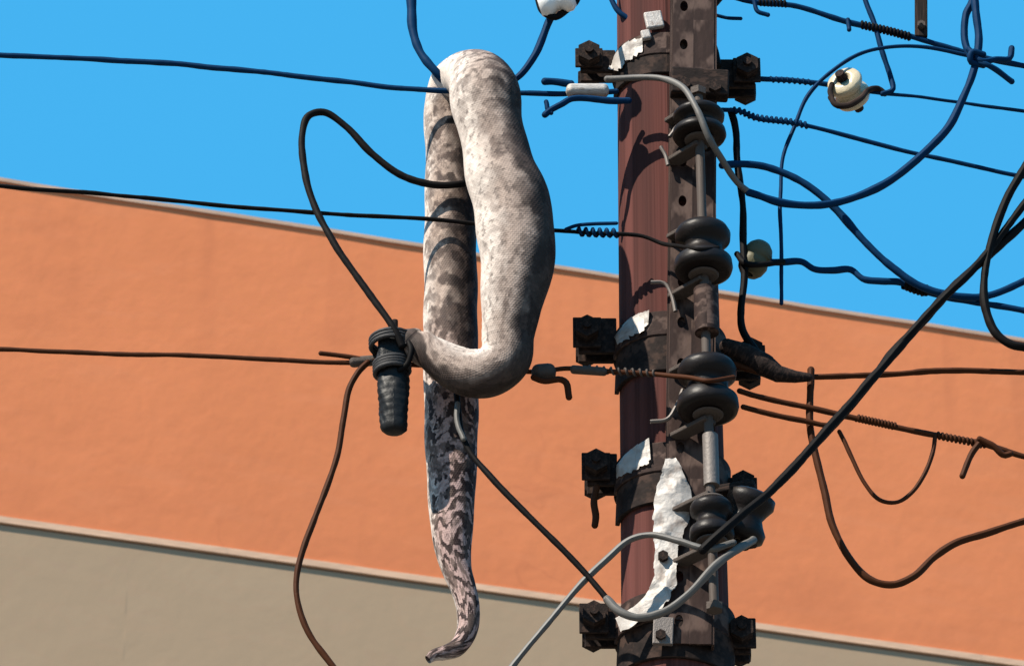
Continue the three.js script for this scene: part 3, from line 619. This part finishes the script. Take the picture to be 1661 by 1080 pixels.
wire('thin_wire', 'short reddish wire just below the rusty sloping wire beside the pole', 'wire',
  [[1206, 660, 0.12], [1250, 672, 0.11], [1300, 682, 0.1], [1345, 690, 0.095], [1362, 680, 0.09]], 4.4, M.brownWire);
wire('hanging_cable', 'brown cable dropping from the level wire and sagging deeply to the right edge', 'cable',
  [[1316, 600, 0.085], [1314, 640, 0.085], [1314, 690, 0.085], [1324, 745, 0.085], [1338, 800, 0.085], [1352, 855, 0.085], [1378, 905, 0.085], [1412, 940, 0.085], [1448, 949, 0.085], [1482, 937, 0.085], [1515, 905, 0.08], [1550, 882, 0.08], [1600, 866, 0.075], [1661, 846, 0.07], [1850, 800, 0.05]], 6, M.brownWire);
wire('thin_wire', 'thin pale brown wire sagging in a small loop below the rusty wire', 'wire',
  [[1362, 700, 0.08], [1380, 740, 0.08], [1402, 783, 0.08], [1428, 810, 0.08], [1455, 814, 0.08], [1478, 800, 0.08], [1500, 768, 0.08], [1513, 735, 0.08], [1518, 706, 0.078]], 3.6, M.brownWire);
wire('thin_wire', 'short thin wire end poking out right of the pole near the top', 'wire', [[1160, 24, 0.03], [1180, 29, 0.03], [1202, 30, 0.03]], 3.2, M.blueCable);
wire('thin_wire', 'short thin wire slanting at the top edge left of the pole', 'wire', [[978, -40, 0.05], [992, 0, 0.05], [1004, 20, 0.05], [1020, 30, 0.05]], 4.6, M.blueCable);
wire('riser_wire', 'short black cable hugging the right side of the pole at the top edge', 'cable',
  [[1190, -60, 0.06], [1168, -10, 0.06], [1150, 12, 0.065], [1143, 34, 0.07], [1148, 58, 0.07], [1157, 84, 0.065], [1162, 104, 0.06]], 9, M.cable);
{
  const r = group('hanging_bracket', at(1495, 30, 0.03)); tag(r, 'dark steel strap hanging from the top edge above the upper right wire', 'bracket');
  part('strap', [bar(at(1494, -200, 0.03), at(1495, 60, 0.03), 0.024, 0.010, 0.2)], M.rust, r);
  part('bolt', [hexNut(at(1495, 40, 0.04), V(0, 0, 1), 0.008, 0.01), rod(at(1495, 40, 0.02), at(1495, 40, 0.05), 0.004)], M.steel, r);
}

// ---------------------------------------------------------------- insulators and clamp
{ // cream strain insulator
  const c = at(1377, 145, 0.02), r = group('strain_insulator', c); tag(r, 'cream porcelain insulator hanging on the thin wire at upper right', 'insulator');
  const h = 0.030, R = 0.036;
  const prof = [[0.011, -h], [R * 0.6, -h], [R * 0.92, -h * 0.86], [R, -h * 0.6], [R * 0.95, -h * 0.34], [R * 0.74, -h * 0.12], [R * 0.70, h * 0.12], [R * 0.9, h * 0.36], [R * 0.97, h * 0.62], [R * 0.88, h * 0.88], [R * 0.55, h], [0.011, h], [0.011, -h]];
  part('insulator_body', lathe(prof, c, V(-0.42, 0.22, 0.88)), M.cream, r);
  const ax = V(-0.42, 0.22, 0.88).normalize();
  part('core_hole_bolt', [rod(c.clone().addScaledVector(ax, -0.055), c.clone().addScaledVector(ax, 0.046), 0.009)], M.rust, r);
  const q = curve([[1348, 158, 0.05], [1358, 171, 0.058], [1376, 171, 0.062], [1394, 160, 0.06], [1406, 146, 0.04], [1424, 143, 0.02], [1436, 152, 0.015]]), q2 = curve([[1350, 137, 0.04], [1346, 150, 0.05], [1352, 166, 0.055]]);
  part('wire_loop', [tube(q, 5 * S), ...caps(q, 5 * S), tube(q2, 4.5 * S), ...caps(q2, 4.5 * S)], M.rust, r);
}
{ // white insulator cut by the top edge
  const c = at(903, 2, 0.16), r = group('strain_insulator', c); tag(r, 'white porcelain insulator cut off by the top edge left of the pole', 'insulator');
  const h = 0.034, R = 0.026, ax = V(1, 0.25, 0.2);
  part('insulator_body', lathe([[0.008, -h], [R * 0.7, -h], [R, -h * 0.75], [R, -h * 0.4], [R * 0.7, -h * 0.1], [R * 0.7, h * 0.1], [R, h * 0.4], [R, h * 0.75], [R * 0.7, h], [0.008, h], [0.008, -h]], c, ax), M.porcelain, r);
  const q = curve([[872, -6, 0.145], [880, 18, 0.15], [900, 28, 0.155], [920, 16, 0.15], [936, 0, 0.14], [936, -40, 0.12]]);
  part('wire_loop', [tube(q, 6 * S), ...caps(q, 6 * S)], M.cable, r);
}
{ // grey insulator at the right of the pole
  const c = at(1226, 420, 0.05), r = group('strain_insulator', c); tag(r, 'small grey green insulator right of the upper spool on the twisted wire', 'insulator');
  const h = 0.034, R = 0.028;
  part('insulator_body', lathe([[0.009, -h], [R * 0.62, -h], [R * 0.86, -h * 0.75], [R, -h * 0.35], [R * 0.94, -h * 0.08], [R * 0.90, 0], [R * 0.98, h * 0.1], [R, h * 0.35], [R * 0.82, h * 0.75], [R * 0.55, h], [0.009, h], [0.009, -h]], c, V(0.45, 1, 0.1)), M.greenGlaze, r);
  const q = curve([[1196, 412, 0.07], [1215, 428, 0.09], [1245, 428, 0.08], [1270, 424, 0.06]]);
  part('wire_loop', [tube(q, 5 * S), ...caps(q, 5 * S)], M.cable, r);
}
{ // dark insulator at the lower right of the pole
  const c = at(1210, 838, 0.12), r = group('spool_insulator', c); tag(r, 'black spool insulator at the lower right of the pole holding the diagonal cable', 'insulator');
  const h = 0.046, R = 0.045;
  part('insulator_body', lathe([[0.01, -h], [R * 0.75, -h], [R * 0.97, -h * 0.85], [R, -h * 0.55], [R * 0.8, -h * 0.25], [R * 0.68, 0], [R * 0.8, h * 0.25], [R * 0.98, h * 0.55], [R * 0.95, h * 0.85], [R * 0.7, h], [0.01, h], [0.01, -h]], c, V(0.35, 1, 0.25)), M.spool, r);
  part('clevis', [bar(at(1150, 800, 0.1), at(1226, 788, 0.12), 0.026, 0.018, 0.3), bar(at(1150, 892, 0.1), at(1226, 880, 0.12), 0.026, 0.010, 0.3), rod(at(1212, 780, 0.12), at(1208, 890, 0.12), 0.008)], M.rust, r);
}
{ // black tap clamp on the lower wire
  const r = group('cable_clamp', at(638, 620, 0.15)); tag(r, 'black plastic cable clamp with a hanging cap on the lower wire by the snake head', 'clamp');
  part('clamp_body', [bar(at(636, 540, 0.15), at(637, 606, 0.15), 0.052, 0.046, 0.25), bar(at(612, 574, 0.152), at(664, 582, 0.152), 0.030, 0.056, 0.3)], M.plastic, r);
  const a = at(637, 598, 0.15), e = at(636, 702, 0.15), L = a.y - e.y;
  const cap = lathe([[0.001, 0], [0.016, 0], [0.0215, 0.006], ...Array.from({ length: 26 }, (_, i) => [0.0225 + 0.006 * Math.sin((i + 1) / 27 * 2.2), 0.008 + (L - 0.012) * (i + 1) / 27]), [0.024, L], [0.001, L]], V(0, 0, 0));
  { const p = cap.attributes.position; for (let i = 0; i < p.count; i++) { const a = Math.atan2(p.getZ(i), p.getX(i)), y = p.getY(i), k = 1 + (fbm(Math.cos(a) * 2 + 5, y * 40 + Math.sin(a) * 2, 3, 3) - 0.5) * 0.28 + 0.03 * Math.sin(y * 420 + a); p.setX(i, p.getX(i) * k); p.setZ(i, p.getZ(i) * k); } cap.computeVertexNormals(); }
  cap.scale(1, 1, 0.8); cap.rotateZ(0.02); cap.translate(e.x + 0.003, e.y, e.z);
  part('cap', cap, M.plastic, r);
  part('bolt', [rod(at(640, 520, 0.15), at(640, 546, 0.15), 0.006), hexNut(at(625, 543, 0.15), V(0, 1, 0), 0.013, 0.014)], M.rust, r);
  { // windings of tape round the body
    const t = curve([[633, 545, 0.15], [636, 606, 0.15]]); part('tape', [helix(t, 0.05, 0.3, 3, 0.036, 0.0045), helix(t, 0.7, 1, 4, 0.031, 0.0045)], M.blackRubber, r);
    const q = curve([[660, 548, 0.17], [668, 566, 0.18], [660, 590, 0.175], [648, 600, 0.17]]); part('wire_tail', [tube(q, 5 * S), ...caps(q, 5 * S)], M.cable, r);
  }
}
{ // short wire end below the third band
  const r = wire('wire_end_or_glint', 'short wire end hanging below the third band at the left of the pole', 'wire', [[968, 790, 0.03], [964, 815, 0.03], [966, 836, 0.03], [965, 852, 0.03]], 5.5, M.brownWire);
}

camera.focus = 9.35;
camera.userData.fStop = 20;
renderer.render(scene, camera);
